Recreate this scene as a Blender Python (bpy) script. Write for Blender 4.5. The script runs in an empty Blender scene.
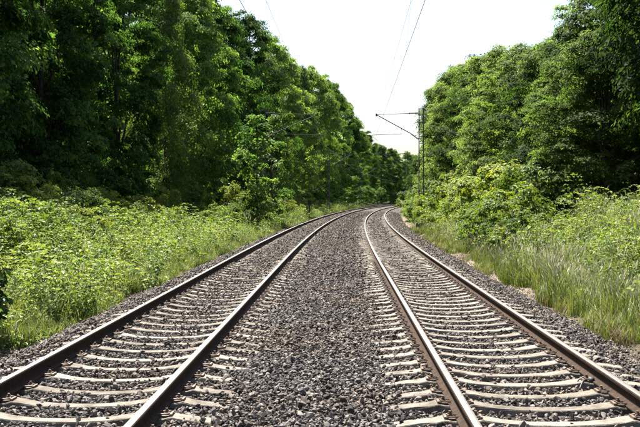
import bpy, bmesh, math
import numpy as np
from mathutils import Vector, Euler

# ------------------------------------------------------------------ camera, sky, sun, exposure
sc = bpy.context.scene
COL = sc.collection
CAM_H = 1.623
cam_d = bpy.data.cameras.new('camera')
cam_d.sensor_width = 36.0
cam_d.lens = 985 * 36 / 640
cam_d.clip_start = 0.05
cam_d.clip_end = 3000
cam = bpy.data.objects.new('camera', cam_d)
COL.objects.link(cam)
cam.location = (0, 0, CAM_H)
cam.rotation_euler = (math.radians(90 - 0.90), 0, math.radians(1.28))
sc.camera = cam

SUN_AZ, SUN_EL = -31.0, 61.0          # degrees, azimuth clockwise from the track direction
world = bpy.data.worlds.new('World')
sc.world = world
world.use_nodes = True
wn = world.node_tree
wn.nodes.clear()
sky = wn.nodes.new('ShaderNodeTexSky')
sky.sky_type = 'NISHITA'
sky.sun_disc = False
sky.sun_elevation = math.radians(SUN_EL)
sky.sun_rotation = math.radians(SUN_AZ % 360)
sky.air_density = 1.0
sky.dust_density = 2.5
sky.ozone_density = 1.0
bg = wn.nodes.new('ShaderNodeBackground')
bg.inputs['Strength'].default_value = 0.052
wo = wn.nodes.new('ShaderNodeOutputWorld')
wn.links.new(sky.outputs[0], bg.inputs[0])
wn.links.new(bg.outputs[0], wo.inputs[0])

sun_d = bpy.data.lights.new('sun', 'SUN')
sun_d.energy = 5.0
sun_d.angle = math.radians(0.53)
sun_d.color = (1.0, 0.95, 0.87)
sun = bpy.data.objects.new('sun', sun_d)
COL.objects.link(sun)
a, e = math.radians(SUN_AZ), math.radians(SUN_EL)
sdir = Vector((math.cos(e) * math.sin(a), math.cos(e) * math.cos(a), math.sin(e)))
sun.rotation_euler = sdir.to_track_quat('Z', 'Y').to_euler()
sun.location = (-30, 40, 80)

sc.view_settings.view_transform = 'Standard'
sc.view_settings.look = 'None'
sc.view_settings.gamma = 1.0
sc.view_settings.exposure = 2.35
sc.render.engine = 'CYCLES'
sc.cycles.max_bounces = 5
sc.cycles.diffuse_bounces = 2
sc.cycles.glossy_bounces = 2
sc.cycles.transmission_bounces = 3
sc.cycles.use_denoising = True
sc.cycles.use_adaptive_sampling = True
sc.cycles.adaptive_threshold = 0.02

# ------------------------------------------------------------------ helpers
RNG = np.random.default_rng(7)
TC = (-2.28, 1.72)                     # track centre lines (lateral), rail tops at z = 0
_O = ['nearest', 'second', 'third', 'fourth', 'fifth', 'sixth', 'seventh', 'eighth', 'ninth', 'tenth', 'eleventh', 'twelfth', 'thirteenth',
      'fourteenth', 'fifteenth', 'sixteenth', 'seventeenth', 'eighteenth', 'nineteenth']
ORD = list(_O)
for t, c in (('twentieth', 'twenty'), ('thirtieth', 'thirty'), ('fortieth', 'forty'), ('fiftieth', 'fifty')):
    ORD += [t] + [c + '-' + u for u in ['first'] + _O[1:9]]


def shift(y):                          # the line runs straight, then bends to the right (radius about 1.5 km)
    t = np.maximum(np.asarray(y, float) - 23.8, 0.0)
    return t * t / 3053.0


def heading(y):
    return math.atan(max(y - 23.8, 0.0) * 2 / 3053.0)


def wx(lat, y):
    return lat + shift(y)


def sstep(a, b, x):
    t = np.clip((np.asarray(x, float) - a) / (b - a), 0, 1)
    return t * t * (3 - 2 * t)


def ground_z(lat, y):
    lat = np.asarray(lat, float); y = np.asarray(y, float)
    base = -0.66
    tl = np.clip(-lat - 4.7, 0, None)
    near = 1 - sstep(28, 50, y)
    zl = (0.07 + 0.10 * near) * np.minimum(tl, 7) + 0.35 * near * sstep(0.5, 4, tl) + .35 * (1 - sstep(22, 34, y)) * sstep(1, 4, tl) + 0.02 * np.maximum(tl - 7, 0).clip(0, 40)
    tr = np.clip(lat - 4.15, 0, None)
    zr = 0.37 * np.minimum(tr, 5.2) + 0.03 * np.maximum(tr - 5.2, 0).clip(0, 40)
    n = 0.05 * (np.sin(lat * 1.3 + y * .7) + np.sin(y * .43 - lat * .9) + .6 * np.sin(lat * 3.1 - y * 1.9))
    side = sstep(.6, 2.5, tl + tr)
    return base + zl + zr + n * side


def ballast_z(lat, y):
    lat = np.asarray(lat, float); y = np.asarray(y, float)
    xs = np.array([-5.2, -4.75, -3.75, -3.5, -3.0, -2.6, -2.28, -1.95, -1.5, -1.0, -.6, -.28, .1, .45, 1.0, 1.4, 1.72, 2.05, 2.45, 2.95, 3.2, 4.15, 4.6])
    zs = np.array([-.74, -.64, -.25, -.205, -.195, -.212, -.222, -.212, -.195, -.20, -.19, -.17, -.19, -.205, -.20, -.220, -.230, -.220, -.20, -.21, -.24, -.62, -.74])
    z = np.interp(lat, xs, zs)
    z = z + .030 * (np.abs(lat + .3) < 3.4)
    return z + .012 * np.sin(lat * 5 + y * 2.3) * np.sin(y * 1.7 - lat * 2)


def mesh_np(name, V, F, mats=(), attrs=None, mat_idx=None, smooth=False):
    V = np.asarray(V, np.float32); F = np.asarray(F, np.int32)
    me = bpy.data.meshes.new(name)
    n = F.shape[1] if len(F) else 3
    me.vertices.add(len(V)); me.vertices.foreach_set('co', V.ravel())
    if len(F):
        me.loops.add(F.size); me.loops.foreach_set('vertex_index', F.ravel())
        me.polygons.add(len(F))
        me.polygons.foreach_set('loop_start', np.arange(0, F.size, n, dtype=np.int32))
        me.polygons.foreach_set('loop_total', np.full(len(F), n, np.int32))
        if mat_idx is not None:
            me.polygons.foreach_set('material_index', np.asarray(mat_idx, np.int32))
        me.polygons.foreach_set('use_smooth', np.full(len(F), smooth, bool))
    for m in mats:
        me.materials.append(m)
    for k, (typ, dat) in (attrs or {}).items():
        at = me.attributes.new(k, typ, 'POINT')
        at.data.foreach_set('vector' if typ == 'FLOAT_VECTOR' else 'value', np.asarray(dat).ravel())
    me.update(calc_edges=True)
    return me


def link(name, me, parent=None, loc=None, rot=None, scale=None):
    o = bpy.data.objects.new(name, me)
    COL.objects.link(o)
    if parent is not None:
        o.parent = parent
    if loc is not None:
        o.location = loc
    if rot is not None:
        o.rotation_euler = rot
    if scale is not None:
        o.scale = scale
    return o


def tag(o, label=None, cat=None, group=None, kind=None):
    for k, v in (('label', label), ('category', cat), ('group', group), ('kind', kind)):
        if v:
            o[k] = v
    return o


def empty(name, loc, rz=0.0, scale=None):
    o = bpy.data.objects.new(name, None)
    o.empty_display_size = .3
    COL.objects.link(o)
    o.location = loc
    o.rotation_euler = (0, 0, rz)
    if scale:
        o.scale = scale
    return o


class MB:
    """collects boxes, bars, tubes and prisms into one mesh"""
    def __init__(s):
        s.v = []; s.f = []

    def add(s, v, f):
        b = len(s.v)
        s.v += [tuple(p) for p in v]; s.f += [tuple(i + b for i in q) for q in f]

    def box(s, c, d, R=None):
        p = [Vector((sx * d[0] / 2, sy * d[1] / 2, sz * d[2] / 2)) for sx in (-1, 1) for sy in (-1, 1) for sz in (-1, 1)]
        if R is not None:
            p = [R @ q for q in p]
        s.add([q + Vector(c) for q in p], [(0, 1, 3, 2), (4, 6, 7, 5), (0, 4, 5, 1), (2, 3, 7, 6), (0, 2, 6, 4), (1, 5, 7, 3)])

    def tube(s, pts, r, n=8, cap=True):
        pts = [Vector(p) for p in pts]
        rs = r if isinstance(r, (list, tuple)) else [r] * len(pts)
        rings = []
        for i, p in enumerate(pts):
            d = (pts[min(i + 1, len(pts) - 1)] - pts[max(i - 1, 0)]).normalized()
            u = d.cross(Vector((0, 0, 1)))
            if u.length < 1e-3:
                u = Vector((1, 0, 0))
            u.normalize(); w = d.cross(u)
            rings.append([p + (u * math.cos(t) + w * math.sin(t)) * rs[i] for t in [2 * math.pi * k / n for k in range(n)]])
        v = [q for r_ in rings for q in r_]
        f = [(i * n + k, i * n + (k + 1) % n, (i + 1) * n + (k + 1) % n, (i + 1) * n + k) for i in range(len(rings) - 1) for k in range(n)]
        if cap:
            f += [tuple(range(n))[::-1], tuple(range((len(rings) - 1) * n, len(rings) * n))]
        s.add(v, f)

    def mesh(s, name, mat, smooth=False):
        me = bpy.data.meshes.new(name)
        me.from_pydata(s.v, [], s.f)
        me.materials.append(mat)
        if smooth:
            me.polygons.foreach_set('use_smooth', np.full(len(s.f), True))
        me.update()
        return me


# ------------------------------------------------------------------ materials
def new_mat(name):
    m = bpy.data.materials.new(name)
    m.use_nodes = True
    nt = m.node_tree
    return m, nt, nt.nodes['Principled BSDF']


def N(nt, typ, **kw):
    n = nt.nodes.new(typ)
    for k, v in kw.items():
        setattr(n, k, v)
    return n


def ramp(nt, fac, stops):
    r = N(nt, 'ShaderNodeValToRGB')
    el = r.color_ramp.elements
    while len(el) < len(stops):
        el.new(.5)
    for q, (p, c) in zip(el, stops):
        q.position = p; q.color = (c[0] * .76, c[1] * .76, c[2] * .76, 1)
    nt.links.new(fac, r.inputs[0])
    return r.outputs[0]


def math_n(nt, op, a, b):
    m = N(nt, 'ShaderNodeMath', operation=op)
    for i, v in enumerate((a, b)):
        if isinstance(v, (int, float)):
            m.inputs[i].default_value = v
        else:
            nt.links.new(v, m.inputs[i])
    return m.outputs[0]


def leaf_mat(name, stops, trans=.35, rough=.55, spec=.25, tcol=(1.65, 1.7, .75), objvar=.7):
    m, nt, b = new_mat(name)
    at = N(nt, 'ShaderNodeAttribute', attribute_name='tint')
    oi = N(nt, 'ShaderNodeObjectInfo')
    f = math_n(nt, 'ADD', at.outputs['Fac'], math_n(nt, 'MULTIPLY', math_n(nt, 'SUBTRACT', oi.outputs['Random'], .5), objvar))
    col = ramp(nt, f, stops)
    nt.links.new(col, b.inputs['Base Color'])
    b.inputs['Roughness'].default_value = rough
    b.inputs['Specular IOR Level'].default_value = spec
    t = N(nt, 'ShaderNodeBsdfTranslucent')
    mx = N(nt, 'ShaderNodeMix', data_type='RGBA', blend_type='MULTIPLY')
    mx.inputs['Factor'].default_value = 1
    nt.links.new(col, mx.inputs[6]); mx.inputs[7].default_value = (*tcol, 1)
    nt.links.new(mx.outputs[2], t.inputs['Color'])
    ms = N(nt, 'ShaderNodeMixShader')
    ms.inputs[0].default_value = trans
    nt.links.new(b.outputs[0], ms.inputs[1]); nt.links.new(t.outputs[0], ms.inputs[2])
    nt.links.new(ms.outputs[0], nt.nodes['Material Output'].inputs[0])
    return m


def bump(nt, b, h, strength=.5, dist=.02):
    bp = N(nt, 'ShaderNodeBump')
    bp.inputs['Strength'].default_value = strength
    bp.inputs['Distance'].default_value = dist
    nt.links.new(h, bp.inputs['Height']); nt.links.new(bp.outputs[0], b.inputs['Normal'])


def noise(nt, scale, detail=4, vec=None, rough=.6):
    n = N(nt, 'ShaderNodeTexNoise')
    n.inputs['Scale'].default_value = scale; n.inputs['Detail'].default_value = detail; n.inputs['Roughness'].default_value = rough
    if vec is None:
        tc = N(nt, 'ShaderNodeTexCoord'); vec = tc.outputs['Object']
    nt.links.new(vec, n.inputs['Vector'])
    return n.outputs[0]


STONE_STOPS = [(0, (.012, .010, .0095)), (.28, (.038, .033, .030)), (.50, (.094, .083, .075)), (.72, (.18, .160, .142)), (1, (.36, .325, .285))]


def mk_stone():
    m, nt, b = new_mat('ballast_stone')
    oi = N(nt, 'ShaderNodeObjectInfo')
    nz = noise(nt, 22, 3)
    geo = N(nt, 'ShaderNodeNewGeometry')
    patch = noise(nt, .55, 2, geo.outputs['Position'])
    f = math_n(nt, 'ADD', math_n(nt, 'MULTIPLY', oi.outputs['Random'], .62), math_n(nt, 'MULTIPLY', nz, .38))
    col = ramp(nt, f, STONE_STOPS)
    br = N(nt, 'ShaderNodeMix', data_type='RGBA', blend_type='MULTIPLY')
    br.inputs[7].default_value = (1.08, .96, .84, 1)
    nt.links.new(math_n(nt, 'MULTIPLY', math_n(nt, 'SUBTRACT', patch, .42), 4.0), br.inputs[0]); br.clamp_factor = True
    nt.links.new(col, br.inputs[6])
    nt.links.new(br.outputs[2], b.inputs['Base Color'])
    b.inputs['Roughness'].default_value = .8
    b.inputs['Specular IOR Level'].default_value = .15
    return m


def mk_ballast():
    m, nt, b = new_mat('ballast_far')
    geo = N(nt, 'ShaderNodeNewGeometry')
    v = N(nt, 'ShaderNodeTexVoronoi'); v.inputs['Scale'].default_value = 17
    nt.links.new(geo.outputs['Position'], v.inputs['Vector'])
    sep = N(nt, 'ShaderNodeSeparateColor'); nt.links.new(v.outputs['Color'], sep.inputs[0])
    col = ramp(nt, sep.outputs[0], [(p, tuple(.6 * c for c in q)) for p, q in STONE_STOPS])  # bed darker than the stones: shade of the gaps put into its colour
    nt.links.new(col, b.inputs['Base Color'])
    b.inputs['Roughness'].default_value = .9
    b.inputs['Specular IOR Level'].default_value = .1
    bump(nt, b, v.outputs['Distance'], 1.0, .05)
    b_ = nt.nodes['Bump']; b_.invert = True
    return m


def mk_concrete():
    m, nt, b = new_mat('sleeper_concrete')
    oi = N(nt, 'ShaderNodeObjectInfo')
    tc = N(nt, 'ShaderNodeTexCoord')
    add = N(nt, 'ShaderNodeVectorMath', operation='ADD')
    sc_ = N(nt, 'ShaderNodeVectorMath', operation='SCALE'); sc_.inputs['Scale'].default_value = 40
    cmb = N(nt, 'ShaderNodeCombineXYZ'); nt.links.new(oi.outputs['Random'], cmb.inputs[0]); nt.links.new(oi.outputs['Random'], cmb.inputs[1])
    nt.links.new(cmb.outputs[0], sc_.inputs[0]); nt.links.new(sc_.outputs[0], add.inputs[0]); nt.links.new(tc.outputs['Object'], add.inputs[1])
    n1 = noise(nt, 5, 6, add.outputs[0], .65)
    n2 = noise(nt, 60, 4, add.outputs[0])
    f = math_n(nt, 'ADD', math_n(nt, 'MULTIPLY', n1, .75), math_n(nt, 'MULTIPLY', n2, .25))
    f = math_n(nt, 'ADD', f, math_n(nt, 'MULTIPLY', math_n(nt, 'SUBTRACT', oi.outputs['Random'], .5), .16))
    col = ramp(nt, f, [(.28, (.045, .036, .027)), (.42, (.12, .103, .082)), (.55, (.19, .168, .138)), (.75, (.265, .240, .203))])
    nt.links.new(col, b.inputs['Base Color'])
    b.inputs['Roughness'].default_value = .85
    b.inputs['Specular IOR Level'].default_value = .15
    bump(nt, b, n2, .5, .01)
    return m


def mk_plain(name, c1, c2, scale=8, rough=.7, metal=0, bmp=.3, dist=.01, spec=.5):
    m, nt, b = new_mat(name)
    n = noise(nt, scale, 5)
    nt.links.new(ramp(nt, n, [(.3, c1), (.7, c2)]), b.inputs['Base Color'])
    b.inputs['Roughness'].default_value = rough
    b.inputs['Metallic'].default_value = metal
    b.inputs['Specular IOR Level'].default_value = spec
    if bmp:
        bump(nt, b, n, bmp, dist)
    return m


def mk_ground():
    m, nt, b = new_mat('earth')
    geo = N(nt, 'ShaderNodeNewGeometry')
    at = N(nt, 'ShaderNodeAttribute', attribute_name='bare')
    n = noise(nt, 1.1, 6, geo.outputs['Position'])
    n2 = noise(nt, 14, 5, geo.outputs['Position'])
    soil = ramp(nt, n, [(.3, (.016, .014, .008)), (.5, (.026, .028, .011)), (.7, (.04, .033, .019))])
    sand = ramp(nt, n2, [(.3, (.10, .08, .055)), (.55, (.19, .155, .115)), (.75, (.26, .22, .17))])
    mx = N(nt, 'ShaderNodeMix', data_type='RGBA')
    nt.links.new(math_n(nt, 'MULTIPLY', at.outputs['Fac'], 1.0), mx.inputs[0])
    nt.links.new(soil, mx.inputs[6]); nt.links.new(sand, mx.inputs[7])
    nt.links.new(mx.outputs[2], b.inputs['Base Color'])
    b.inputs['Roughness'].default_value = .95
    b.inputs['Specular IOR Level'].default_value = .05
    bump(nt, b, n2, .8, .05)
    return m


M = dict(
    stone=mk_stone(), ballast=mk_ballast(), concrete=mk_concrete(), earth=mk_ground(),
    steel=mk_plain('polished_rail_head', (.21, .185, .165), (.31, .28, .25), 30, .5, 1.0, .05, .002),
    rust=mk_plain('rusty_rail_side', (.016, .010, .007), (.055, .034, .021), 18, .85, 0, .4, .004, .1),
    clip=mk_plain('rusted_clip', (.05, .032, .022), (.17, .11, .07), 40, .7, .1, .3, .003),
    galv=mk_plain('weathered_galvanised_steel', (.045, .047, .045), (.10, .10, .095), 6, .55, .3, .2, .004),
    dark=mk_plain('dark_paint', (.012, .012, .012), (.035, .034, .032), 10, .6, 0, .2, .004),
    insul=mk_plain('brown_glazed_insulator', (.05, .022, .014), (.08, .04, .025), 10, .25, 0, 0),
    wire=mk_plain('copper_wire_weathered', (.13, .135, .13), (.19, .195, .185), 10, .6, .1, 0),
    bark=mk_plain('tree_bark', (.035, .028, .02), (.11, .09, .068), 5, .95, 0, .9, .05),
    stem=mk_plain('green_stem', (.05, .08, .02), (.10, .13, .04), 12, .7, 0, 0),
    leafA=leaf_mat('broadleaf_foliage', [(.05, (.018, .042, .010)), (.35, (.060, .128, .030)), (.65, (.135, .222, .056)), (1, (.23, .31, .090))], .46, .65, .08, (1.5, 1.65, .72)),
    leafE=leaf_mat('dark_tree_foliage', [(.05, (.010, .022, .008)), (.4, (.026, .052, .014)), (.7, (.050, .088, .022)), (1, (.10, .15, .035))], .38, .7, .04, (1.8, 2.0, .7)),  # leaf colour darkened to paint in the shade on the near right trees
    leafB=leaf_mat('birch_foliage', [(.05, (.024, .052, .012)), (.4, (.05, .100, .020)), (.7, (.088, .150, .030)), (1, (.14, .20, .045))], .45),
    leafC=leaf_mat('hedge_tree_foliage', [(.05, (.022, .042, .012)), (.35, (.070, .112, .030)), (.65, (.140, .190, .054)), (1, (.23, .28, .09))], .48, .65, .08, (1.4, 1.6, .8)),
    leafD=leaf_mat('shrub_foliage', [(.05, (.040, .085, .014)), (.4, (.110, .180, .030)), (.7, (.170, .240, .045)), (1, (.24, .29, .07))], .38, .6, .15, (1.5, 1.4, .5)),
    leafW=leaf_mat('weed_foliage', [(.05, (.040, .085, .016)), (.4, (.125, .195, .034)), (.7, (.205, .275, .055)), (1, (.31, .36, .11))], .35, .55, .16, (1.3, 1.25, .5)),
    leafS=leaf_mat('dark_sapling_foliage', [(.05, (.010, .028, .008)), (.5, (.022, .055, .014)), (.8, (.04, .09, .02)), (1, (.22, .26, .03))], .25, .5, .2, (1.3, 1.3, .5)),
    grass=leaf_mat('grass_blades', [(.05, (.055, .095, .022)), (.4, (.12, .175, .045)), (.7, (.20, .24, .085)), (1, (.34, .34, .18))], .35, .5, .25, (1.3, 1.25, .5)),
    seed=leaf_mat('grass_seed_heads', [(0, (.20, .20, .13)), (.5, (.30, .30, .20)), (1, (.44, .43, .33))], .3, .7, .2, (1, 1, .9)),
    straw=leaf_mat('dry_straw', [(0, (.14, .11, .05)), (.5, (.24, .20, .10)), (1, (.36, .31, .18))], .25, .7, .2, (1, .95, .8)),
)

# ------------------------------------------------------------------ scatter helper (geometry nodes, one object of kind stuff)
def proto_collection(name, meshes):
    c = bpy.data.collections.new(name)
    for i, me in enumerate(meshes):
        c.objects.link(bpy.data.objects.new('%s_%02d' % (name, i), me))
    return c


def scatter(name, pts, rot, scl, idx, coll):
    me = mesh_np(name, pts, np.zeros((0, 3), int), attrs={'rot': ('FLOAT_VECTOR', np.asarray(rot, np.float32)),
                 'scl': ('FLOAT_VECTOR', np.asarray(scl, np.float32)), 'idx': ('INT', np.asarray(idx, np.int32))})
    o = link(name, me)
    ng = bpy.data.node_groups.new(name, 'GeometryNodeTree')
    ng.interface.new_socket('Geometry', in_out='INPUT', socket_type='NodeSocketGeometry')
    ng.interface.new_socket('Geometry', in_out='OUTPUT', socket_type='NodeSocketGeometry')
    gi = ng.nodes.new('NodeGroupInput'); go = ng.nodes.new('NodeGroupOutput')
    ci = ng.nodes.new('GeometryNodeCollectionInfo'); ci.inputs['Collection'].default_value = coll
    ci.inputs['Separate Children'].default_value = True; ci.inputs['Reset Children'].default_value = True
    ip = ng.nodes.new('GeometryNodeInstanceOnPoints'); ip.inputs['Pick Instance'].default_value = True

    def na(n_, t):
        q = ng.nodes.new('GeometryNodeInputNamedAttribute'); q.data_type = t; q.inputs['Name'].default_value = n_
        return [s_ for s_ in q.outputs if s_.enabled and s_.name == 'Attribute'][0]
    er = ng.nodes.new('FunctionNodeEulerToRotation')
    L = ng.links.new
    L(na('rot', 'FLOAT_VECTOR'), er.inputs[0]); L(er.outputs[0], ip.inputs['Rotation'])
    L(na('scl', 'FLOAT_VECTOR'), ip.inputs['Scale']); L(na('idx', 'INT'), ip.inputs['Instance Index'])
    L(gi.outputs[0], ip.inputs['Points']); L(ci.outputs[0], ip.inputs['Instance']); L(ip.outputs[0], go.inputs[0])
    md = o.modifiers.new('scatter', 'NODES'); md.node_group = ng
    return o


# ------------------------------------------------------------------ ground
lats = np.concatenate([[-600, -300, -150, -90, -60, -45, -35, -28, -23, -19, -16], np.arange(-14, 14.01, .35), [16, 19, 23, 28, 35, 45, 60, 90, 150, 300, 600]])
ys = np.concatenate([[-200, -100, -50, -20], np.arange(-5, 60, .5), np.arange(60, 160, 2), np.arange(160, 420, 10), [450, 500, 600, 750, 1000]])
LA, YY = np.meshgrid(lats, ys)
GZ = ground_z(LA, YY)
GZ = np.where((LA > -4.3) & (LA < 3.75), np.minimum(GZ, -.85), GZ)
GX = LA + shift(YY)
V = np.stack([GX, YY, GZ], -1).reshape(-1, 3)
nr, nc = LA.shape
ii = (np.arange(nr - 1)[:, None] * nc + np.arange(nc - 1)).ravel()
F = np.stack([ii, ii + 1, ii + nc + 1, ii + nc], 1)
wob = .25 * np.sin(YY * .9) + .2 * np.sin(YY * .37 + 1)
bare = sstep(3.9, 4.2, LA) * (1 - sstep(4.9, 5.5, LA + wob)) * sstep(18, 25, YY) * (.75 + .25 * np.sin(YY * .8)) + \
    .55 * sstep(3.9, 4.2, LA) * (1 - sstep(4.5, 4.9, LA + wob)) + .5 * sstep(-5.3, -5.0, LA) * (1 - sstep(-4.9, -4.6, LA)) 
g = link('ground', mesh_np('ground', V, F, [M['earth']], {'bare': ('FLOAT', np.clip(bare * .7, 0, 1).astype(np.float32))}, smooth=True))
tag(g, kind='structure')

# ballast bed: a raised berm under both tracks
bl = np.concatenate([[-5.2], np.arange(-5.0, 4.5, .1), [4.6]])
by = np.concatenate([np.arange(-25, 60, .5), np.arange(60, 420, 3)])
LA, YY = np.meshgrid(bl, by)
BZ = ballast_z(LA, YY) - .035 * (YY < 130)
V = np.stack([LA + shift(YY), YY, BZ], -1).reshape(-1, 3)
nr, nc = LA.shape
ii = (np.arange(nr - 1)[:, None] * nc + np.arange(nc - 1)).ravel()
F = np.stack([ii, ii + 1, ii + nc + 1, ii + nc], 1)
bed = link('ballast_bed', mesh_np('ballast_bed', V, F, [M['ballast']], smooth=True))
tag(bed, kind='structure')

# ------------------------------------------------------------------ tracks
prof = [(-.0625, -.172), (.0625, -.172), (.0625, -.161), (.030, -.146), (.0125, -.132), (.0085, -.10), (.0085, -.065), (.014, -.046),
        (.034, -.038), (.0365, -.014), (.030, -.003), (.014, 0), (-.014, 0), (-.030, -.003), (-.0365, -.014), (-.034, -.038),
        (-.014, -.046), (-.0085, -.065), (-.0085, -.10), (-.0125, -.132), (-.030, -.146), (-.0625, -.161)]
prof = [(x * .95, z * .866) for x, z in prof]
RY = np.concatenate([np.arange(-25, 24, 4), np.arange(24, 420, 2)])


def rail_mesh(lat):
    n = len(prof)
    V = []
    for y in RY:
        h = heading(y)
        cx, cy = wx(lat - 0, y), y
        for px, pz in prof:
            V.append((cx + px * math.cos(h), cy - px * math.sin(h), pz))
    F, mi = [], []
    for i in range(len(RY) - 1):
        for k in range(n):
            F.append((i * n + k, i * n + (k + 1) % n, (i + 1) * n + (k + 1) % n, (i + 1) * n + k))
            mi.append(1 if k in (10, 11, 12) else 0)
    return mesh_np('rail', V, F, [M['rust'], M['steel']], mat_idx=mi)


def sleeper_mesh(seed=0):
    """prestressed concrete sleeper: humps at the rail seats, waisted lower middle, sloped sides"""
    r = np.random.default_rng(seed)
    xs = [-1.30, -1.22, -1.10, -.98, -.90, -.84, -.66, -.60, -.52, -.40, -.2, 0, .2, .40, .52, .60, .66, .84, .90, .98, 1.10, 1.22, 1.30]
    top = [-.218, -.206, -.194, -.182, -.164, -.177, -.177, -.164, -.176, -.196, -.210, -.214]
    wt = [.085, .092, .095, .10, .10, .10, .10, .10, .095, .085, .075, .072]
    top = top + top[-2::-1]; wt = wt + wt[-2::-1]
    V = []
    for x, z, w in zip(xs, top, wt):
        w2 = w + .018
        e_ = r.normal(0, .0015, 4)
        V += [(x, -w2, -.40), (x, -w - .002, z - .009 + e_[0]), (x, -w + .005, z + e_[1]), (x, w - .005, z + e_[2]), (x, w + .002, z - .009 + e_[3]), (x, w2, -.40)]
    F = []
    for i in range(len(xs) - 1):
        for k in range(5):
            a_ = i * 6 + k
            F.append((a_, a_ + 6, a_ + 7, a_ + 1))
    me = bpy.data.meshes.new('sleeper')
    L = len(xs) * 6
    me.from_pydata(V, [], F + [(0, 1, 2, 3, 4, 5), (L - 1, L - 2, L - 3, L - 4, L - 5, L - 6)])
    me.materials.append(M['concrete'])
    me.update()
    return me


def clip_mesh():
    """angled guide plate, W shaped tension clamp and a screw with washer"""
    b = MB()
    b.box((.085, 0, .006), (.085, .12, .018))
    b.box((.125, 0, .014), (.022, .13, .03))
    loop = []
    for s_ in (-1, 1):
        b.tube([(.065, s_ * .012, .03), (.105, s_ * .018, .034), (.115, s_ * .045, .03), (.07, s_ * .06, .028), (.02, s_ * .05, .024)], .008, 5)
    b.tube([(.085, 0, .01), (.085, 0, .05)], .018, 6)
    b.tube([(.085, 0, .045), (.085, 0, .066)], .012, 6)
    return b.mesh('rail_clip', M['clip'])


SL = [sleeper_mesh(i) for i in range(4)]
CLIP = clip_mesh()
TRACK_TXT = ['left railway track with concrete sleepers partly buried in ballast, curving right',
             'right railway track with clean bright concrete sleepers, curving right']
SLEEPERS = {0: [], 1: []}
for ti, tc in enumerate(TC):
    t = empty('railway_track', (tc, 0, 0))
    tag(t, TRACK_TXT[ti], 'railway track', 'the two parallel railway tracks')
    for s_ in (-1, 1):
        r = link('rail', rail_mesh(tc + .75 * s_), t)
        r.location = (-tc, 0, 0)
    y = 4.4 + .21 * ti
    k = 0
    far_v, far_f = [], []
    while y < 300:
        h = heading(y) + RNG.normal(0, .006)
        x = float(wx(tc, y))
        dz = .022 + float(RNG.normal(0, .004)) - (.004 if ti == 0 else 0)
        SLEEPERS[ti].append((y, h))
        me = SL[int(RNG.integers(4))]
        if k < 295:
            o = link('sleeper', me, t, (x - tc, y, dz), (RNG.normal(0, .003), RNG.normal(0, .003), -h))
            if y < 27:
                for s_ in (-.75, .75):
                    for q in (-1, 1):
                        link('rail_clip', CLIP, o, (s_ + q * .018, 0, -.174), (0, 0, 0 if q > 0 else math.pi))
        else:
            b0 = len(far_v)
            ca, sa = math.cos(-h), math.sin(-h)
            for v in me.vertices:
                far_v.append((x - tc + v.co.x * ca - v.co.y * sa, y + v.co.x * sa + v.co.y * ca, v.co.z))
            for p in me.polygons:
                far_f.append([b0 + i for i in p.vertices])
        y += (.6, .55)[ti] + RNG.normal(0, .008)
        k += 1
    me = bpy.data.meshes.new('far_sleepers'); me.from_pydata(far_v, [], far_f); me.materials.append(M['concrete'])
    o = link('far_sleepers', me, t)
    o['kind'] = 'stuff'

# a short looped bonding cable bolted to the right-hand rail
b = MB()
b.tube([(0, 0, 0), (-.03, -.02, .01), (-.07, -.06, .0), (-.11, -.14, -.03), (-.14, -.2, -.07)], .008, 6)
b.tube([(0, .02, 0), (-.05, .02, .02), (-.10, .0, .0), (-.14, -.04, -.04), (-.17, -.05, -.07)], .008, 6)
b.box((.02, 0, .0), (.05, .09, .05))
o = link('bonding_cable', b.mesh('bonding_cable', M['dark'], True), None, (TC[1] + .75 - .085, 9.55, -.135))
tag(o, 'short dark forked cable bolted to the foot of the rightmost rail', 'cable')

# ------------------------------------------------------------------ ballast stones
def stone_mesh(seed):
    r = np.random.default_rng(seed)
    bm = bmesh.new()
    p = r.normal(size=(15, 3)); p /= np.linalg.norm(p, axis=1)[:, None]
    p *= np.array([1, r.uniform(.6, .85), r.uniform(.5, .75)]) * r.uniform(.82, 1.05, (15, 1))
    for q in p:
        bm.verts.new(q * .5)
    res = bmesh.ops.convex_hull(bm, input=bm.verts)
    bmesh.ops.delete(bm, geom=[v for v in bm.verts if not v.link_faces], context='VERTS')
    bmesh.ops.recalc_face_normals(bm, faces=bm.faces)
    me = bpy.data.meshes.new('stone'); bm.to_mesh(me); bm.free()
    me.materials.append(M['stone'])
    return me


STONES = [stone_mesh(100 + i) for i in range(14)]


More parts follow.
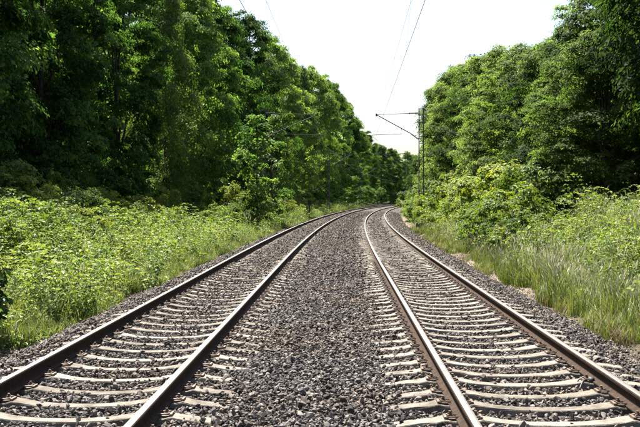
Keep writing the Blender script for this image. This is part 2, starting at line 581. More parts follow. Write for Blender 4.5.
def stone_points(y0, y1, dens, size, size_sd):
    n = int((y1 - y0) * 9.1 * dens)
    y = RNG.uniform(y0, y1, n); lat = RNG.uniform(-4.85, 4.25, n)
    keep = np.ones(n, bool)
    for ti, tc in enumerate(TC):
        sy = np.array([s_[0] for s_ in SLEEPERS[ti]])
        j = np.clip(np.searchsorted(sy, y), 1, len(sy) - 1)
        d = np.minimum(np.abs(y - sy[j]), np.abs(y - sy[j - 1]))
        onsl = (d < .135) & (np.abs(lat - tc) < 1.33)
        frac = (.025 + .38 * sstep(14, 32, y)) if ti == 0 else (.015 + .1 * sstep(18, 45, y))
        outer = np.abs(lat - tc) > 1.0
        frac = np.where(outer, np.maximum(frac, .14 if ti == 0 else .10), frac)
        keep &= ~onsl | (RNG.random(n) < frac)
        for s_ in (-.75, .75):
            keep &= np.abs(lat - tc - s_) > .105
    y, lat = y[keep], lat[keep]
    n = len(y)
    s = np.clip(RNG.normal(size, size_sd, n), size * .5, size * 1.9)
    z = ballast_z(lat, y) + RNG.uniform(-.75, .32, n) * s
    for ti, tc in enumerate(TC):                       # stones lying on sleepers sit on top of them
        sy = np.array([s_[0] for s_ in SLEEPERS[ti]])
        j = np.clip(np.searchsorted(sy, y), 1, len(sy) - 1)
        d = np.minimum(np.abs(y - sy[j]), np.abs(y - sy[j - 1]))
        on = (d < .12) & (np.abs(lat - tc) < 1.3)
        z = np.where(on, np.maximum(z, -.193 + s * .18), z)
        z = np.where(~on & (np.abs(lat - tc) < 1.35), z + RNG.uniform(-.018, .006, n), z)
    return np.stack([wx(lat, y), y, z], 1), s, lat


P, S, LT = zip(stone_points(5.6, 22, 960, .047, .017), stone_points(22, 42, 480, .058, .016), stone_points(42, 80, 170, .085, .02),
               stone_points(80, 130, 60, .12, .02))
ns = 5200
yy = 7 + 60 * RNG.random(ns) ** 1.4; ll = np.where(RNG.random(ns) < .5, -4.8 - np.abs(RNG.normal(0, .22, ns)), 4.2 + np.abs(RNG.normal(0, .25, ns)))
P = P + (np.stack([wx(ll, yy), yy, ground_z(ll, yy) + .008], 1),); S = S + (RNG.uniform(.03, .065, ns),); LT = LT + (ll,)
P = np.concatenate(P); S = np.concatenate(S); LT = np.concatenate(LT)
# the 300 stones that show largest (nearest, in the space between the tracks) are pieces of the bed
score = np.where((P[:, 1] > 7.0) & (LT > -2.2) & (LT < 2.0) & (P[:, 2] > ballast_z(LT, P[:, 1]) - .1 * S), S / P[:, 1], 0)
top = np.argsort(-score)[:300]
for i in top:
    s_ = float(S[i]) * 1.1
    link('stone', STONES[int(RNG.integers(14))], bed, [float(q) for q in P[i]], [float(q) for q in RNG.uniform(-1, 6.3, 3)], (s_, s_, s_))
rest = np.ones(len(P), bool); rest[top] = False
P, S = P[rest], S[rest]
n = len(P)
rot = np.stack([RNG.normal(0, .5, n), RNG.normal(0, .5, n), RNG.uniform(0, 6.283, n)], 1)
o = scatter('ballast_stones', P, rot, S[:, None] * np.array([[1, 1, .78]]) * RNG.uniform(.8, 1.2, (n, 3)), RNG.integers(0, 14, n), proto_collection('stone_kind', STONES))
tag(o, 'loose grey-brown crushed stones filling and flanking both tracks', 'ballast', kind='stuff')

# ------------------------------------------------------------------ leaves
def leaf_cards(C, nrm, tip, size, aspect=.6, fold=.18):
    """one folded pointed leaf per row (two triangles each)"""
    nrm = nrm / (np.linalg.norm(nrm, axis=1)[:, None] + 1e-9)
    tip = tip - nrm * (tip * nrm).sum(1)[:, None]
    tip /= np.linalg.norm(tip, axis=1)[:, None] + 1e-9
    w = np.cross(nrm, tip)
    s = size[:, None]
    v0 = C - tip * s * .5
    v2 = C + tip * s * .5 - nrm * s * .08
    mid = C - tip * s * .06 + nrm * s * fold * .5
    v1 = mid + w * s * aspect * .5
    v3 = mid - w * s * aspect * .5
    V = np.stack([v0, v1, v2, v3], 1).reshape(-1, 3)
    k = np.arange(len(C)) * 4
    F = np.stack([np.stack([k, k + 2, k + 1], 1), np.stack([k, k + 3, k + 2], 1)], 1).reshape(-1, 3)
    return V, F


def clump_leaves(r, centers, radii, per, flat=.62, droop=.25):
    n = len(centers) * per
    c = np.repeat(centers, per, 0); R = np.repeat(radii, per)
    d = r.normal(size=(n, 3)); d /= np.linalg.norm(d, axis=1)[:, None]
    d[:, 2] = np.where(d[:, 2] < -.35, -d[:, 2], d[:, 2])
    q = (r.random(n) ** .45) * np.exp(r.normal(0, .16, n))
    off = d * (R * q)[:, None]
    off[:, 2] = off[:, 2] * flat - droop * (off[:, 0] ** 2 + off[:, 1] ** 2) / np.maximum(R, .05)
    return c + off, d


def crown_mesh(name, seed, H, R, z0, prof_, nclump, per, leaf, mat, cr=(.7, 1.25), flat=.62, droop=.25, inner=.45, aspect=.6, weep=0, sub=8):
    r = np.random.default_rng(seed)
    ph = r.uniform(0, 6.28, 4)
    nl = max(6, int(nclump * 1.25) // sub)
    u = (np.arange(nl) + r.random(nl)) / nl
    th = np.arange(nl) * 2.39996 + r.normal(0, .5, nl)
    env = np.interp(u, *zip(*prof_)) * (1 + .17 * np.sin(2 * th + ph[0] + 3 * u) + .13 * np.sin(3 * th + ph[1] - 5 * u) + .10 * np.sin(9 * u + ph[2]))
    lr = R * r.uniform(.28, .46, nl) * (1 - .3 * sstep(.8, 1, u))           # big lobes of the crown
    rad = np.maximum(env * R - lr * .8, 0) * (inner + (1 - inner) * r.random(nl) ** .5)
    LC = np.stack([rad * np.cos(th), rad * np.sin(th), z0 + lr * .5 + u * (H - z0 - lr * 1.3)], 1)
    d0 = r.normal(size=(nl * sub, 3)); d0 /= np.linalg.norm(d0, axis=1)[:, None]
    o0 = np.repeat(np.stack([np.cos(th), np.sin(th), 0 * th], 1), sub, 0)
    d0 = d0 + o0 * .55 + np.array([0, 0, .25]); d0 /= np.linalg.norm(d0, axis=1)[:, None]
    C = np.repeat(LC, sub, 0) + d0 * (np.repeat(lr, sub) * r.uniform(.7, 1.08, nl * sub))[:, None] * np.array([1, 1, .8])
    nclump = len(C)
    cR = r.uniform(*cr, nclump) * .8
    L, d = clump_leaves(r, C, cR, per, flat, droop)
    n = len(L)
    if weep:
        L[:, 2] -= weep * r.random(n) ** 2
    out = np.stack([L[:, 0], L[:, 1], np.zeros(n)], 1); out /= np.linalg.norm(out, axis=1)[:, None] + .3
    dl = L - np.repeat(LC, sub * per, 0); dl /= np.linalg.norm(dl, axis=1)[:, None] + .05
    nrm = dl * .75 + d * .2 + np.array([0, 0, .42]) + r.normal(0, .3, (n, 3))
    tip = out * .5 + np.array([0, 0, -.55]) + r.normal(0, .6, (n, 3))
    size = leaf * np.exp(r.normal(0, .32, n))
    V, F = leaf_cards(L, nrm, tip, size, aspect)
    tint = np.clip(.54 + np.repeat(np.repeat(r.normal(0, .15, nl), sub) + r.normal(0, .08, nclump), per) + r.normal(0, .14, n), 0, 1)
    return mesh_np(name, V, F, [mat], {'tint': ('FLOAT', np.repeat(tint, 4).astype(np.float32))}), C


def trunk_mesh(seed, H, r0, C, nl=16, lean=.4, top=.8):
    """tapered wobbly trunk; limbs leave it and run to clump centres"""
    r = np.random.default_rng(seed)
    b = MB()
    zs = np.linspace(-.5, H * top, 9)
    wob = np.cumsum(r.normal(0, lean * .15, (9, 2)), 0); wob[:2] = 0
    pts = [(wob[i, 0], wob[i, 1], z) for i, z in enumerate(zs)]
    rad = [r0 * (1.25 if i == 0 else 1) * (1 - .86 * i / 8) for i in range(9)]
    b.tube(pts, rad, 9)
    for c in C[r.choice(len(C), min(nl, len(C)), replace=False)]:
        zb = max(.12 * H, c[2] * r.uniform(.45, .75))
        bx = np.interp(zb, zs, wob[:, 0]); by_ = np.interp(zb, zs, wob[:, 1])
        rb = r0 * (1 - .86 * zb / (H * top)) * .45 + .01 if zb < H * top else .02
        p0 = np.array([bx, by_, zb]); p3 = np.array(c)
        p1 = p0 + (p3 - p0) * .35 + np.array([0, 0, .10 * H * r.random()]) + r.normal(0, .1, 3)
        p2 = p0 + (p3 - p0) * .7 + np.array([0, 0, .05 * H * r.random()]) + r.normal(0, .12, 3)
        b.tube([p0, p1, p2, p3], [rb, rb * .7, rb * .42, rb * .12], 5)
    return b.mesh('trunk', M['bark'], True)


PA = [(0, .55), (.12, .85), (.35, 1), (.6, .95), (.8, .72), (.93, .42), (1, .12)]
PB = [(0, .5), (.2, .85), (.45, .9), (.7, .7), (.9, .35), (1, .08)]
PC = [(0, .95), (.25, 1), (.55, .95), (.8, .75), (.93, .5), (1, .2)]
KINDS = {}


def kind(key, seed, H, R, z0, prof_, ncl, per, leaf, mat, r0, **kw):
    cm, C = crown_mesh('crown', seed, H, R, z0, prof_, ncl, per, leaf, mat, **kw)
    KINDS[key] = (cm, trunk_mesh(seed, H, r0, C, 18 if H > 5 else 9), H)


kind('broad1', 11, 18, 4.6, .8, PA, 330, 215, .155, M['leafA'], .26, cr=(.6, 1.05), inner=.3)
kind('broad2', 12, 18, 4.2, .6, PA, 330, 215, .15, M['leafA'], .24, cr=(.55, 1.0), inner=.3)
kind('broad3', 13, 18, 4.8, 1.2, PA, 330, 215, .16, M['leafA'], .28, cr=(.6, 1.1), inner=.3, droop=.35)
kind('birch', 14, 18, 3.4, 1.0, PB, 320, 180, .12, M['leafB'], .17, cr=(.5, .85), droop=.6, weep=1.3)
kind('dense1', 21, 11, 3.5, .4, PC, 380, 200, .105, M['leafC'], .16, cr=(.42, .75))
kind('dense2', 22, 11, 3.2, .3, PC, 380, 200, .10, M['leafC'], .15, cr=(.4, .7), droop=.4)
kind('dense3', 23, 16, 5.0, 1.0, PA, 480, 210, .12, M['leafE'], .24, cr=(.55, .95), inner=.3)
kind('shrub1', 31, 2.2, 1.35, .15, PC, 60, 60, .095, M['leafD'], .035, cr=(.22, .42))
kind('shrub2', 32, 2.4, 1.15, .15, PA, 55, 60, .085, M['leafD'], .03, cr=(.2, .4), droop=.5)
kind('shrub3', 33, 2.0, 1.5, .1, PC, 60, 60, .09, M['leafC'], .035, cr=(.25, .45))
kind('shrub4', 35, 3.6, 1.9, .1, PC, 90, 90, .13, M['leafA'], .04, cr=(.3, .55))
kind('shrub5', 36, 3.6, 1.7, .1, PC, 90, 90, .12, M['leafA'], .04, cr=(.3, .55), droop=.4)
kind('young1', 37, 8, 1.5, .6, PB, 90, 75, .12, M['leafA'], .06, cr=(.25, .5), droop=.5, sub=4, inner=.15)
kind('young2', 38, 8, 1.3, .8, PA, 80, 75, .12, M['leafB'], .05, cr=(.25, .5), droop=.5, sub=5, inner=.2)
kind('sapling', 34, 1.7, .5, .05, PB, 60, 26, .085, M['leafS'], .018, cr=(.10, .22), sub=3)


def plant(name, key, lat, y, H, label, cat, group, wide=1.0, rz=None, sink=0.0):
    cm, tm, h0 = KINDS[key]
    s = H / h0
    rz = float(RNG.uniform(0, 6.28)) if rz is None else rz
    e_ = empty(name, (float(wx(lat, y)), y, float(ground_z(lat, y)) - sink), rz, (s * wide, s * wide, s))
    link('trunk' if H > 3 else 'stem', tm, e_)
    link('crown' if H > 3 else 'foliage', cm, e_)
    tag(e_, label, cat, group)
    return e_


# left wood, front row
LEFT = [(27, -14.6, 16, 'broad2'), (34, -14.2, 17, 'broad1'), (42, -17.6, 21, 'broad3'), (47, -14.6, 17, 'broad2'), (52, -16.8, 21, 'broad2'), (58, -13.8, 19, 'broad2'),
        (66, -12.6, 17, 'birch'), (74, -13.0, 19, 'broad3'), (84, -13.6, 20.5, 'broad2'), (95, -13.4, 20.5, 'broad1'), (107, -13.2, 22, 'broad3'),
        (118, -12.2, 20, 'birch'), (130, -13.0, 23, 'broad2'), (143, -13.0, 23, 'broad1'), (157, -12.6, 23.5, 'birch'), (172, -13.0, 25, 'broad3'),
        (188, -13.0, 25.5, 'broad1'), (206, -13.0, 26, 'broad2'), (225, -13.0, 24.5, 'broad3'), (246, -13.0, 22, 'broad1'), (268, -13.0, 20, 'broad2')]
for i, (y, lat, H, k) in enumerate(LEFT):
    look = {'broad1': 'tall broad-crowned dark green tree', 'broad2': 'tall full-crowned dark green tree', 'broad3': 'tall spreading dark green tree', 'birch': 'slender tree with drooping paler green twigs'}[k]
    plant('birch_tree' if k == 'birch' else 'broadleaf_tree', k, lat, y, H, '%s, %s along the left wood edge' % (look, ORD[i] + ' from the camera' if i else 'nearest the camera'),
          'tree', 'trees along the edge of the left wood', wide=.94)
for i, (y, lat, H) in enumerate([(31, -20.5, 19), (37, -21.5, 20), (42, -25, 20), (48, -23, 21), (57, -22, 20), (66, -22, 20), (76, -22, 20), (88, -22, 21), (101, -21, 21), (116, -21, 21), (134, -21, 22), (156, -21, 23), (182, -21, 23), (212, -21, 23), (250, -21, 21)]):
    plant('broadleaf_tree', ['broad1', 'broad3', 'broad2'][i % 3], lat, y, H, 'dark tree half hidden in the second row of the left wood, %s' % (ORD[i] + ' from the camera' if i else 'nearest the camera'), 'tree', 'second row of the left wood', wide=1.05)
UN = [(25, -13.2, 3.4), (30, -15.5, 3.8), (36, -13.2, 3.2), (39, -17, 4.2), (45, -14.2, 3.6), (52, -13, 3.4), (56, -16.5, 4.2), (62, -13.2, 3.8), (70, -12.2, 3.4), (78, -13.5, 3.8), (87, -12.4, 3.6), (98, -12.2, 4),
      (110, -12, 4), (122, -12, 4), (136, -12, 4.2), (150, -11.8, 4.2), (165, -11.8, 4.4), (180, -11.6, 4.4), (198, -11.4, 4.6), (216, -11.4, 4.6), (236, -11.4, 4.8), (258, -11.4, 5), (282, -11.4, 5), (306, -11.4, 5.2), (332, -11.4, 5.4)]
for i, (y, lat, H) in enumerate(UN):
    plant('understorey_bush', ['shrub4', 'shrub5'][i % 2], lat, y, H, 'dark shaded bush under the left wood edge, %s' % (ORD[i] + ' from the camera' if i else 'nearest the camera'), 'bush', 'bushes under the left wood edge', wide=1.25)
# trees closing the view where the line bends away
for i, (y, lat, H) in enumerate([(290, -16, 19), (300, -13, 18), (312, -16, 18), (320, -13, 18), (330, -19, 20), (334, -14, 18), (345, -11, 18), (370, -20, 20), (373, -12, 18), (400, -12, 18), (410, -20, 20), (430, -12, 18)]):
    plant('broadleaf_tree', ['broad2', 'broad1', 'broad3'][i % 3], lat, y, H, 'far tree closing the view where the tracks bend, %s' % (ORD[i] + ' from the camera' if i else 'nearest the camera'), 'tree', 'far trees at the bend')
# right bank
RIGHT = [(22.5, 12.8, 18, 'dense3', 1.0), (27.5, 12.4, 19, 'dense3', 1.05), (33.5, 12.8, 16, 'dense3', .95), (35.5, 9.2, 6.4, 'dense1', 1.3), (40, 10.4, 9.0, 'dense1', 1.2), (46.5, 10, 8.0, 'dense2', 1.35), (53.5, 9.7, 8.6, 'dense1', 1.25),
         (61, 9.4, 9.8, 'dense2', 1.15), (69, 9.2, 10.6, 'dense1', 1.1), (78, 9.0, 11.4, 'dense2', 1.05), (88, 9.0, 12.4, 'dense1', .98), (99, 9.0, 13.0, 'dense2', .98), (111, 9.4, 13.2, 'dense1', .9),
         (125, 9.9, 13.0, 'dense2', .9), (141, 10.4, 13, 'dense1', .9), (159, 11, 13, 'dense2', .9), (180, 12, 13, 'dense1', 1.0), (205, 13, 13, 'dense2', 1.0)]
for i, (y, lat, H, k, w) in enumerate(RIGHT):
    look = {'dense1': 'dense olive-green tree leafy down to the bank', 'dense2': 'bushy olive-green tree with drooping leaves', 'dense3': 'tree with shade coloured into its dark green crown'}[k]
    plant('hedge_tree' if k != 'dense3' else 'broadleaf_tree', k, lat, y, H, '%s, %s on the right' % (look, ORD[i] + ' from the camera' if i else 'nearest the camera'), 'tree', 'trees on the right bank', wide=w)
for i, (y, lat, H) in enumerate([(28, 19, 15), (33, 18.5, 14), (38, 17.5, 12), (46, 15.5, 9), (55, 15.5, 9), (66, 15.5, 9.5), (78, 15, 10.5), (92, 15, 11.5), (108, 15, 12)]):
    plant('broadleaf_tree', ['dense2', 'dense1'][i % 2], lat, y, H, 'tree mostly hidden in the second row on the right bank, %s' % (ORD[i] + ' from the camera' if i else 'nearest the camera'), 'tree', 'second row on the right bank', wide=1.1)

# shrubs
SR = [(63.5, 5.0, 1.7, 'shrub1'), (59.5, 5.1, 1.5, 'shrub2'), (65.6, 5.3, 1.5, 'shrub1'), (72.5, 5.2, 1.6, 'shrub1'), (81, 5.4, 2.0, 'shrub1'), (29.6, 5.6, 1.2, 'shrub1'), (34.2, 8.2, 1.8, 'shrub3'), (32.0, 5.6, 1.9, 'shrub1'), (35.0, 6.9, 2.4, 'shrub2'), (36.6, 5.5, 1.7, 'shrub1'), (39.5, 6.6, 2.5, 'shrub1'), (42.5, 5.6, 1.8, 'shrub2'), (45.5, 7.0, 2.6, 'shrub1'),
      (49.0, 5.7, 1.9, 'shrub1'), (53.0, 6.8, 2.5, 'shrub2'), (57.5, 5.8, 2.0, 'shrub1'), (62.5, 6.6, 2.5, 'shrub1'), (69.5, 6.0, 1.9, 'shrub2'), (77.0, 6.4, 2.6, 'shrub1'), (85, 6.1, 2.4, 'shrub2'), (95, 6.1, 2.6, 'shrub1'), (107, 6.0, 2.6, 'shrub1'), (120, 6, 2.6, 'shrub2')]
for i, (y, lat, H, k) in enumerate(sorted(SR)):
    H *= 1.15
    plant('shrub', k, lat, y, H, '%s, %s on the right bank' % ('dark leafy shrub' if k == 'shrub3' else 'bright yellow-green leafy shrub', ORD[i] + ' from the camera' if i else 'nearest the camera'), 'shrub', 'shrubs on the right bank', wide=1.25)
SLF = [(19.5, -8.4, 1.3, 'shrub1'), (21, -7.2, 1.1, 'shrub1'), (27.5, -7.4, 1.3, 'shrub1'), (30.5, -9.9, 1.8, 'shrub1'), (34.5, -8.6, 1.5, 'shrub1'), (39, -8.2, 1.6, 'shrub1'), (41.5, -10.2, 2.0, 'shrub1'), (46, -9.6, 2.0, 'shrub1'), (48.5, -7.0, 1.5, 'shrub2'), (56.5, -6.6, 2.0, 'shrub1'), (61, -6.4, 2.3, 'shrub2'), (63, -7.6, 3.0, 'shrub1'), (66.5, -6.2, 2.2, 'shrub3'), (69, -6.6, 2.6, 'shrub1'), (74, -6.3, 2.3, 'shrub2'), (81, -6.4, 2.2, 'shrub1'), (89, -6.4, 2.2, 'shrub1'), (22.5, -9.2, 1.5, 'shrub2'), (24.5, -8.0, 1.3, 'shrub3'), (26.5, -10.6, 2.1, 'shrub1'), (29, -8.8, 1.5, 'shrub2'), (31, -11, 2.2, 'shrub3'), (36, -7.6, 1.3, 'shrub1'), (37, -10.8, 2.3, 'shrub2'), (43.5, -7.6, 1.5, 'shrub1'), (44, -11, 2.2, 'shrub1'), (50, -10, 2.2, 'shrub1'), (55, -9.8, 2.4, 'shrub2'), (33, -9.0, 1.9, 'shrub3'), (40, -9.4, 1.7, 'shrub2'), (47, -8.6, 1.6, 'shrub3'), (52.5, -7.2, 1.9, 'shrub3'), (58, -7.8, 1.8, 'shrub1'), (64, -6.9, 2.0, 'shrub1'), (70, -8, 2.2, 'shrub2'), (77, -7.0, 2.2, 'shrub1'), (85, -7.4, 2.3, 'shrub3'), (93, -6.8, 2.0, 'shrub1'),
       (102, -7.0, 2.2, 'shrub1'), (112, -6.8, 2.0, 'shrub2'), (124, -7, 2.2, 'shrub1')]
for i, (y, lat, H, k) in enumerate(sorted(SLF)):
    look = ('dark leafy shrub' if k == 'shrub3' else 'light green leafy shrub')
    plant('shrub', k, lat, y, H, '%s, %s on the left verge' % (look, ORD[i] + ' from the camera' if i else 'nearest the camera'), 'shrub', 'shrubs on the left verge', wide=.65 if H > 4 else 1.0)
plant('young_tree', 'young1', -5.7, 61, 7.4, 'small leafy young tree in front of the left catenary mast', 'tree', None, wide=1.45)
plant('young_tree', 'young2', -5.9, 73, 8.6, 'slender young tree just beyond the left catenary mast', 'tree', None, wide=1.2)
plant('sapling', 'sapling', -5.42, 14.7, 1.75, 'dark-leaved sapling at the left picture edge beside the ballast', 'sapling', None)

# ------------------------------------------------------------------ weeds and grass (stuff)
def weed_mesh(seed, typ):
    r = np.random.default_rng(seed)
    Cs, Ns, Ts, Ss = [], [], [], []
    if typ == 'nettle':
        for st in range(4):
            ox, oy = r.normal(0, .1, 2); H = r.uniform(.65, 1.05); lx, ly = r.normal(0, .12, 2)
            for k in range(10):
                t = (k + 1.5) / 11
                for q in (0, 1):
                    an = k * 1.57 + q * 3.14 + r.normal(0, .3)
                    s = .105 * (1 - .5 * t) * r.uniform(.8, 1.2)
                    d = np.array([math.cos(an), math.sin(an), -.25])
                    Cs.append(np.array([ox + lx * t, oy + ly * t, H * t]) + d * s * .7)
                    Ns.append(np.array([d[0] * .35, d[1] * .35, 1]) + r.normal(0, .2, 3)); Ts.append(d); Ss.append(s)
    elif typ == 'dome':
        for k in range(60):
            d = r.normal(size=3); d[2] = abs(d[2]) + .15; d /= np.linalg.norm(d)
            Cs.append(d * np.array([.38, .38, .62]) * r.uniform(.55, 1.1)); Ns.append(d * .5 + np.array([0, 0, .7]) + r.normal(0, .25, 3))
            Ts.append(d * np.array([1, 1, 0]) + np.array([0, 0, -.3]) + r.normal(0, .3, 3)); Ss.append(r.uniform(.05, .12))
    elif typ == 'cane':
        for st in range(3):
            an = r.uniform(0, 6.28); L = r.uniform(.8, 1.3); H = r.uniform(.6, 1.0)
            for k in range(14):
                t = (k + 1) / 14
                p = np.array([math.cos(an) * L * t, math.sin(an) * L * t, H * math.sin(t * 2.4)])
                for q in range(3):
                    a2 = an + (q - 1) * 1.1 + r.normal(0, .3)
                    d = np.array([math.cos(a2), math.sin(a2), -.2]); s = r.uniform(.06, .1)
                    Cs.append(p + d * s * .8); Ns.append(np.array([0, 0, 1]) + r.normal(0, .35, 3)); Ts.append(d); Ss.append(s)
    elif typ == 'low':
        for k in range(34):
            an = r.uniform(0, 6.28); q = r.random() ** .5 * .34
            Cs.append(np.array([math.cos(an) * q, math.sin(an) * q, r.uniform(.03, .3) * (1.2 - q * 2)])); Ns.append(np.array([math.cos(an) * .3, math.sin(an) * .3, 1]) + r.normal(0, .3, 3))
            Ts.append(np.array([math.cos(an), math.sin(an), -.1]) + r.normal(0, .3, 3)); Ss.append(r.uniform(.05, .11))
    n = len(Cs)
    V, F = leaf_cards(np.array(Cs), np.array(Ns), np.array(Ts), np.array(Ss), .62)
    tint = np.clip(.45 + r.normal(0, .15, n), 0, 1)
    return mesh_np('weed', V, F, [M['leafW']], {'tint': ('FLOAT', np.repeat(tint, 4).astype(np.float32))})


def grass_mesh(seed, nb, H, spread, mat, heads=0.0, bend=.35, wd=.006):
    r = np.random.default_rng(seed)
    V, F, T, MI = [], [], [], []
    for k in range(nb):
        an = r.uniform(0, 6.28); q = spread * r.random() ** .6
        p = np.array([math.cos(an) * q, math.sin(an) * q, -.03]); h = H * r.uniform(.55, 1.1)
        a2 = r.uniform(0, 6.28); d = np.array([math.cos(a2), math.sin(a2), 0]); w = np.array([-d[1], d[0], 0]) * wd * r.uniform(.7, 1.4)
        bd = bend * r.uniform(.2, 1.2) * h
        p1 = p + d * bd * .25 + np.array([0, 0, h * .55]); p2 = p + d * bd + np.array([0, 0, h * .97])
        b0 = len(V)
        V += [p - w, p + w, p1 - w * .8, p1 + w * .8, p2]
        F += [(b0, b0 + 1, b0 + 3), (b0, b0 + 3, b0 + 2), (b0 + 2, b0 + 3, b0 + 4)]
        t = np.clip(r.normal(.45, .2), 0, 1); T += [t] * 5; MI += [0] * 3
        if r.random() < heads:
            b0 = len(V); u = (p2 - p1); u /= np.linalg.norm(u)
            ww = np.array([-d[1], d[0], 0]) * .014
            V += [p2, p2 + u * .06 + ww, p2 + u * .15, p2 + u * .06 - ww]
            F += [(b0, b0 + 1, b0 + 2), (b0, b0 + 2, b0 + 3)]
            T += [float(np.clip(r.normal(.5, .25), 0, 1))] * 4; MI += [1, 1]
    return mesh_np('tuft', V, F, [mat, M['seed']], {'tint': ('FLOAT', np.array(T, np.float32))}, mat_idx=MI)


def place(name, n, ylo, yhi, latf, coll_meshes, smin, smax, label, cat, mask=None, weights=None, yp=1.6, zs=(.8, 1.2)):
    y = ylo + (yhi - ylo) * RNG.random(n) ** yp
    lat = latf(y, RNG.random(n))
    if mask is not None:
        k = mask(lat, y); y, lat = y[k], lat[k]
    n = len(y)
    s = RNG.uniform(smin, smax, n) * (1 + .32 * np.sin(lat * 1.9 + y * .6) * np.sin(y * .85 - lat * .7) + .2 * np.sin(lat * 3.7 - y * 1.3))
    s *= np.where(RNG.random(n) < .06, 1.35, 1)
    rot = np.stack([RNG.normal(0, .1, n), RNG.normal(0, .1, n), RNG.uniform(0, 6.283, n)], 1)
    idx = RNG.choice(len(coll_meshes), n, p=weights)
    o = scatter(name, np.stack([wx(lat, y), y, ground_z(lat, y)], 1), rot, np.stack([s, s, s * RNG.uniform(*zs, n)], 1), idx, proto_collection(name + '_kind', coll_meshes))
    return tag(o, label, cat, kind='stuff')


WEEDS = [weed_mesh(200 + i, t) for i, t in enumerate(['nettle', 'nettle', 'dome', 'dome', 'cane', 'cane', 'low', 'low'])]
TUFT = [grass_mesh(300 + i, 28, .5, .18, M['grass'], .0, .6) for i in range(3)]
TALL = [grass_mesh(310 + i, 24, .74, .2, M['grass'], .15, .45) for i in range(3)]
STRAW = [grass_mesh(320 + i, 16, .4, .16, M['straw'], .0, .7) for i in range(2)]

wob_l = lambda y: -5.15 + .25 * np.sin(y * .8) + .18 * np.sin(y * 2.1 + 1)
place('verge_weeds', 21000, 9, 200, lambda y, u: wob_l(y) + .1 - u * 9.0, WEEDS + TUFT + TALL + STRAW[:1], .5, 1.1, 'sunlit nettles and brambles covering the left verge below the wood', 'weeds',
      weights=[.12, .12, .10, .10, .11, .11, .05, .05, .05, .05, .04, .03, .03, .02, .02],
      mask=lambda l, y: np.sin(l * 2.3 + np.sin(y * .7) * 2) + np.sin(y * 1.1 + l) + RNG.normal(0, .7, len(l)) > -.9)
place('verge_herbs', 7000, 9, 120, lambda y, u: wob_l(y) + .45 - u * 1.4, WEEDS[6:] + TUFT, .45, .85, 'low herbs and short grass fringing the left ballast edge', 'herbs')
wob_r = lambda y: 4.42 + .12 * np.sin(y * .9) + .1 * np.sin(y * .37 + 1) + .12 * sstep(20, 27, y) * (1 - sstep(60, 90, y))
place('bank_grass', 20000, 11, 60, lambda y, u: wob_r(y) + 4.4 * u ** 1.25, TUFT + TALL, .45, .95, 'tall pale seeding grass on the right bank beside the ballast', 'grass', yp=1.5,
      weights=[.2, .2, .2, .14, .13, .13])
place('bank_weeds', 9500, 12, 130, lambda y, u: wob_r(y) + .4 + u * 4.4, WEEDS, .4, .95, 'leafy green weeds growing through the right bank grass', 'weeds',
      mask=lambda l, y: (RNG.random(len(l)) < .7) | (y > 26))
place('dry_grass', 1500, 11, 70, lambda y, u: 4.2 + .5 * u, STRAW + TUFT, .3, .8, 'dry straw-coloured grass along the right ballast edge', 'dry grass',
      mask=lambda l, y: np.sin(y * 1.3) + np.sin(y * .53 + l) > .1)
place('left_dry_grass', 500, 9, 50, lambda y, u: wob_l(y) + .3 - u * .5, STRAW + TUFT, .3, .7, 'dry straw-coloured grass along the left ballast edge', 'dry grass')

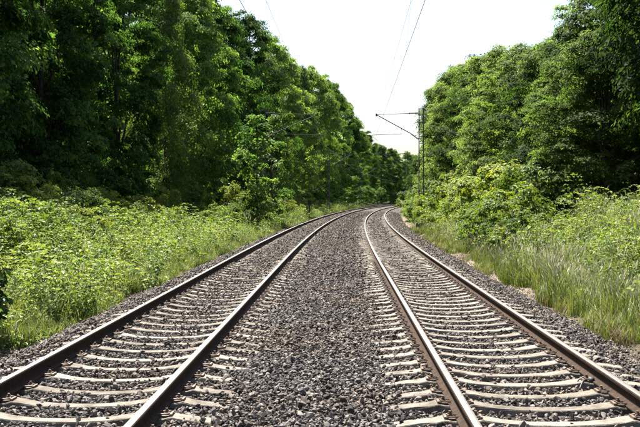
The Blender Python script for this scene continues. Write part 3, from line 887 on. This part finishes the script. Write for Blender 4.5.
# ------------------------------------------------------------------ overhead line
def lattice_mast(lat, y, side, label, out=3.04):
    """two channel uprights joined by rungs and diagonals, carrying a swivelling cantilever over the track (side: +1 arm points to +x)"""
    z0 = float(ground_z(lat, y)) - .3
    h = heading(y)
    t = empty('catenary_mast', (float(wx(lat, y)), y, z0), -h)
    tag(t, label, 'catenary mast', 'catenary masts')
    top = 7.65 - z0
    for q in (-1, 1):
        b = MB()
        b.box((q * .17, 0, top / 2), (.035, .13, top)); b.box((q * .145, -.055, top / 2), (.05, .012, top)); b.box((q * .145, .055, top / 2), (.05, .012, top))
        link('upright', b.mesh('upright', M['galv']), t)
    nr_ = int(top / .48)
    rm = MB(); rm.box((0, 0, 0), (.31, .05, .04)); rung = rm.mesh('rung', M['galv'])
    dm = MB(); dm.tube([(-.15, 0, -.2), (.15, 0, .2)], .016, 5); diag = dm.mesh('diagonal', M['galv'])
    for k in range(1, nr_ + 1):
        link('rung', rung, t, (0, 0, k * .48 - .2))
        if k < nr_:
            o_ = link('diagonal', diag, t, (0, 0, k * .48 + .04), (0, 0, math.pi * (k % 2)))
    b = MB(); b.box((0, 0, top + .02), (.42, .16, .04)); link('cap', b.mesh('cap', M['galv']), t)
    b = MB(); b.box((0, 0, .35), (.75, .75, .7)); link('footing', b.mesh('footing', M['concrete']), t)
    reach = out * side
    zt, zm = 7.28 - z0, 5.6 - z0

    def insul(p, d):
        b_ = MB(); d = Vector(d).normalized(); p = Vector(p)
        for k in range(7):
            b_.tube([p + d * (.09 * k), p + d * (.09 * k + .04)], .065, 8)
        b_.tube([p - d * .08, p + d * .7], .03, 6)
        link('insulator', b_.mesh('insulator', M['insul'], False), t)
    b = MB(); b.tube([(.9 * side, 0, zt + .08), (reach * 1.02, 0, zt)], .022, 6); link('top_tie', b.mesh('top_tie', M['galv']), t)
    insul((.22 * side, 0, zt + .1), (side, 0, -.03))
    b = MB(); b.tube([(.75 * side, 0, zm + .42), (reach * 1.0, 0, zt + .0)], .032, 7); link('cantilever', b.mesh('cantilever', M['galv']), t)
    insul((.2 * side, 0, zm + .02), (.55 * side, 0, .4))
    b = MB(); b.tube([(1.35 * side, 0, zm + .78), (1.3 * side, 0, 5.98 - z0), (reach * 1.1, 0, 5.9 - z0)], .022, 6); link('registration_arm', b.mesh('registration_arm', M['galv']), t)
    b = MB(); b.tube([(reach * 1.1, 0, 5.9 - z0), (reach * 1.05, 0, 5.72 - z0), (reach * 1.0 - .06 * side, 0, 5.53 - z0)], .014, 6); link('steady_arm', b.mesh('steady_arm', M['galv']), t)
    b = MB(); b.tube([(reach, 0, zt - .12), (reach, 0, zt + .08)], .05, 8); link('messenger_clamp', b.mesh('messenger_clamp', M['galv']), t)
    return t


MASTS = [67, 128, 188]
lattice_mast(TC[1] + 3.04, 67, -1, 'lattice steel catenary mast standing in front of the right trees')
lattice_mast(TC[0] - 3.7, 67, 1, 'lattice steel catenary mast half hidden by foliage on the left', 3.7)
lattice_mast(TC[1] + 3.04, 128, -1, 'far lattice catenary mast on the right before the bend')
lattice_mast(TC[0] - 3.04, 128, 1, 'far lattice catenary mast on the left against the dark wood')
lattice_mast(TC[0] - 3.04, 188, 1, 'farthest catenary mast, on the left where the tracks bend')

SPAN = [-55, 6, 67, 128, 188, 250]
for ti, tc in enumerate(TC):
    side = ['left', 'right'][ti]
    stag = [(-.15 if ti else .1), (-.25 if ti else .15)]
    cp, mp, dr = [], [], []
    for j in range(len(SPAN) - 1):
        y0, y1 = SPAN[j], SPAN[j + 1]
        for k in range(12):
            t = k / 12; y = y0 + (y1 - y0) * t
            st = (stag[j % 2] * (1 - t) + stag[(j + 1) % 2] * t)
            # wires run straight between supports
            xc = float(wx(tc, y0)) * (1 - t) + float(wx(tc, y1)) * t
            cp.append((xc + st, y, 5.5))
            zmm = 7.28 - .45 * 4 * t * (1 - t)
            mp.append((xc + st * .4, y, zmm))
            if k in (2, 4, 6, 8, 10):
                dr.append(((xc + st, y, 5.5), (xc + st * .4, y, zmm)))
    b = MB(); b.tube(cp, .007, 5)
    tag(link('contact_wire', b.mesh('contact_wire', M['wire'])), 'lower overhead contact wire above the %s track' % side, 'wire', 'overhead wires')
    b = MB(); b.tube(mp, .005, 5)
    mw = tag(link('messenger_wire', b.mesh('messenger_wire', M['wire'])), 'upper overhead messenger wire sagging above the %s track' % side, 'wire', 'overhead wires')
    for p, q in dr:
        b = MB(); b.tube([p, q], .0028, 4); link('dropper', b.mesh('dropper', M['wire']), mw)

# small post in the weeds beside the left track
z0 = float(ground_z(-5.6, 100))
t = empty('marker_post', (float(wx(-5.2, 100)), 100, z0))
tag(t, 'small dark marker post among weeds beside the far left track', 'post')
b = MB(); b.tube([(0, 0, -.3), (0, 0, 1.7)], .06, 8); link('pole', b.mesh('pole', M['dark']), t)
b = MB(); b.box((0, 0, 1.75), (.36, .14, .5)); b.box((0, -.09, 1.98), (.4, .05, .04)); link('head', b.mesh('head', M['dark']), t)
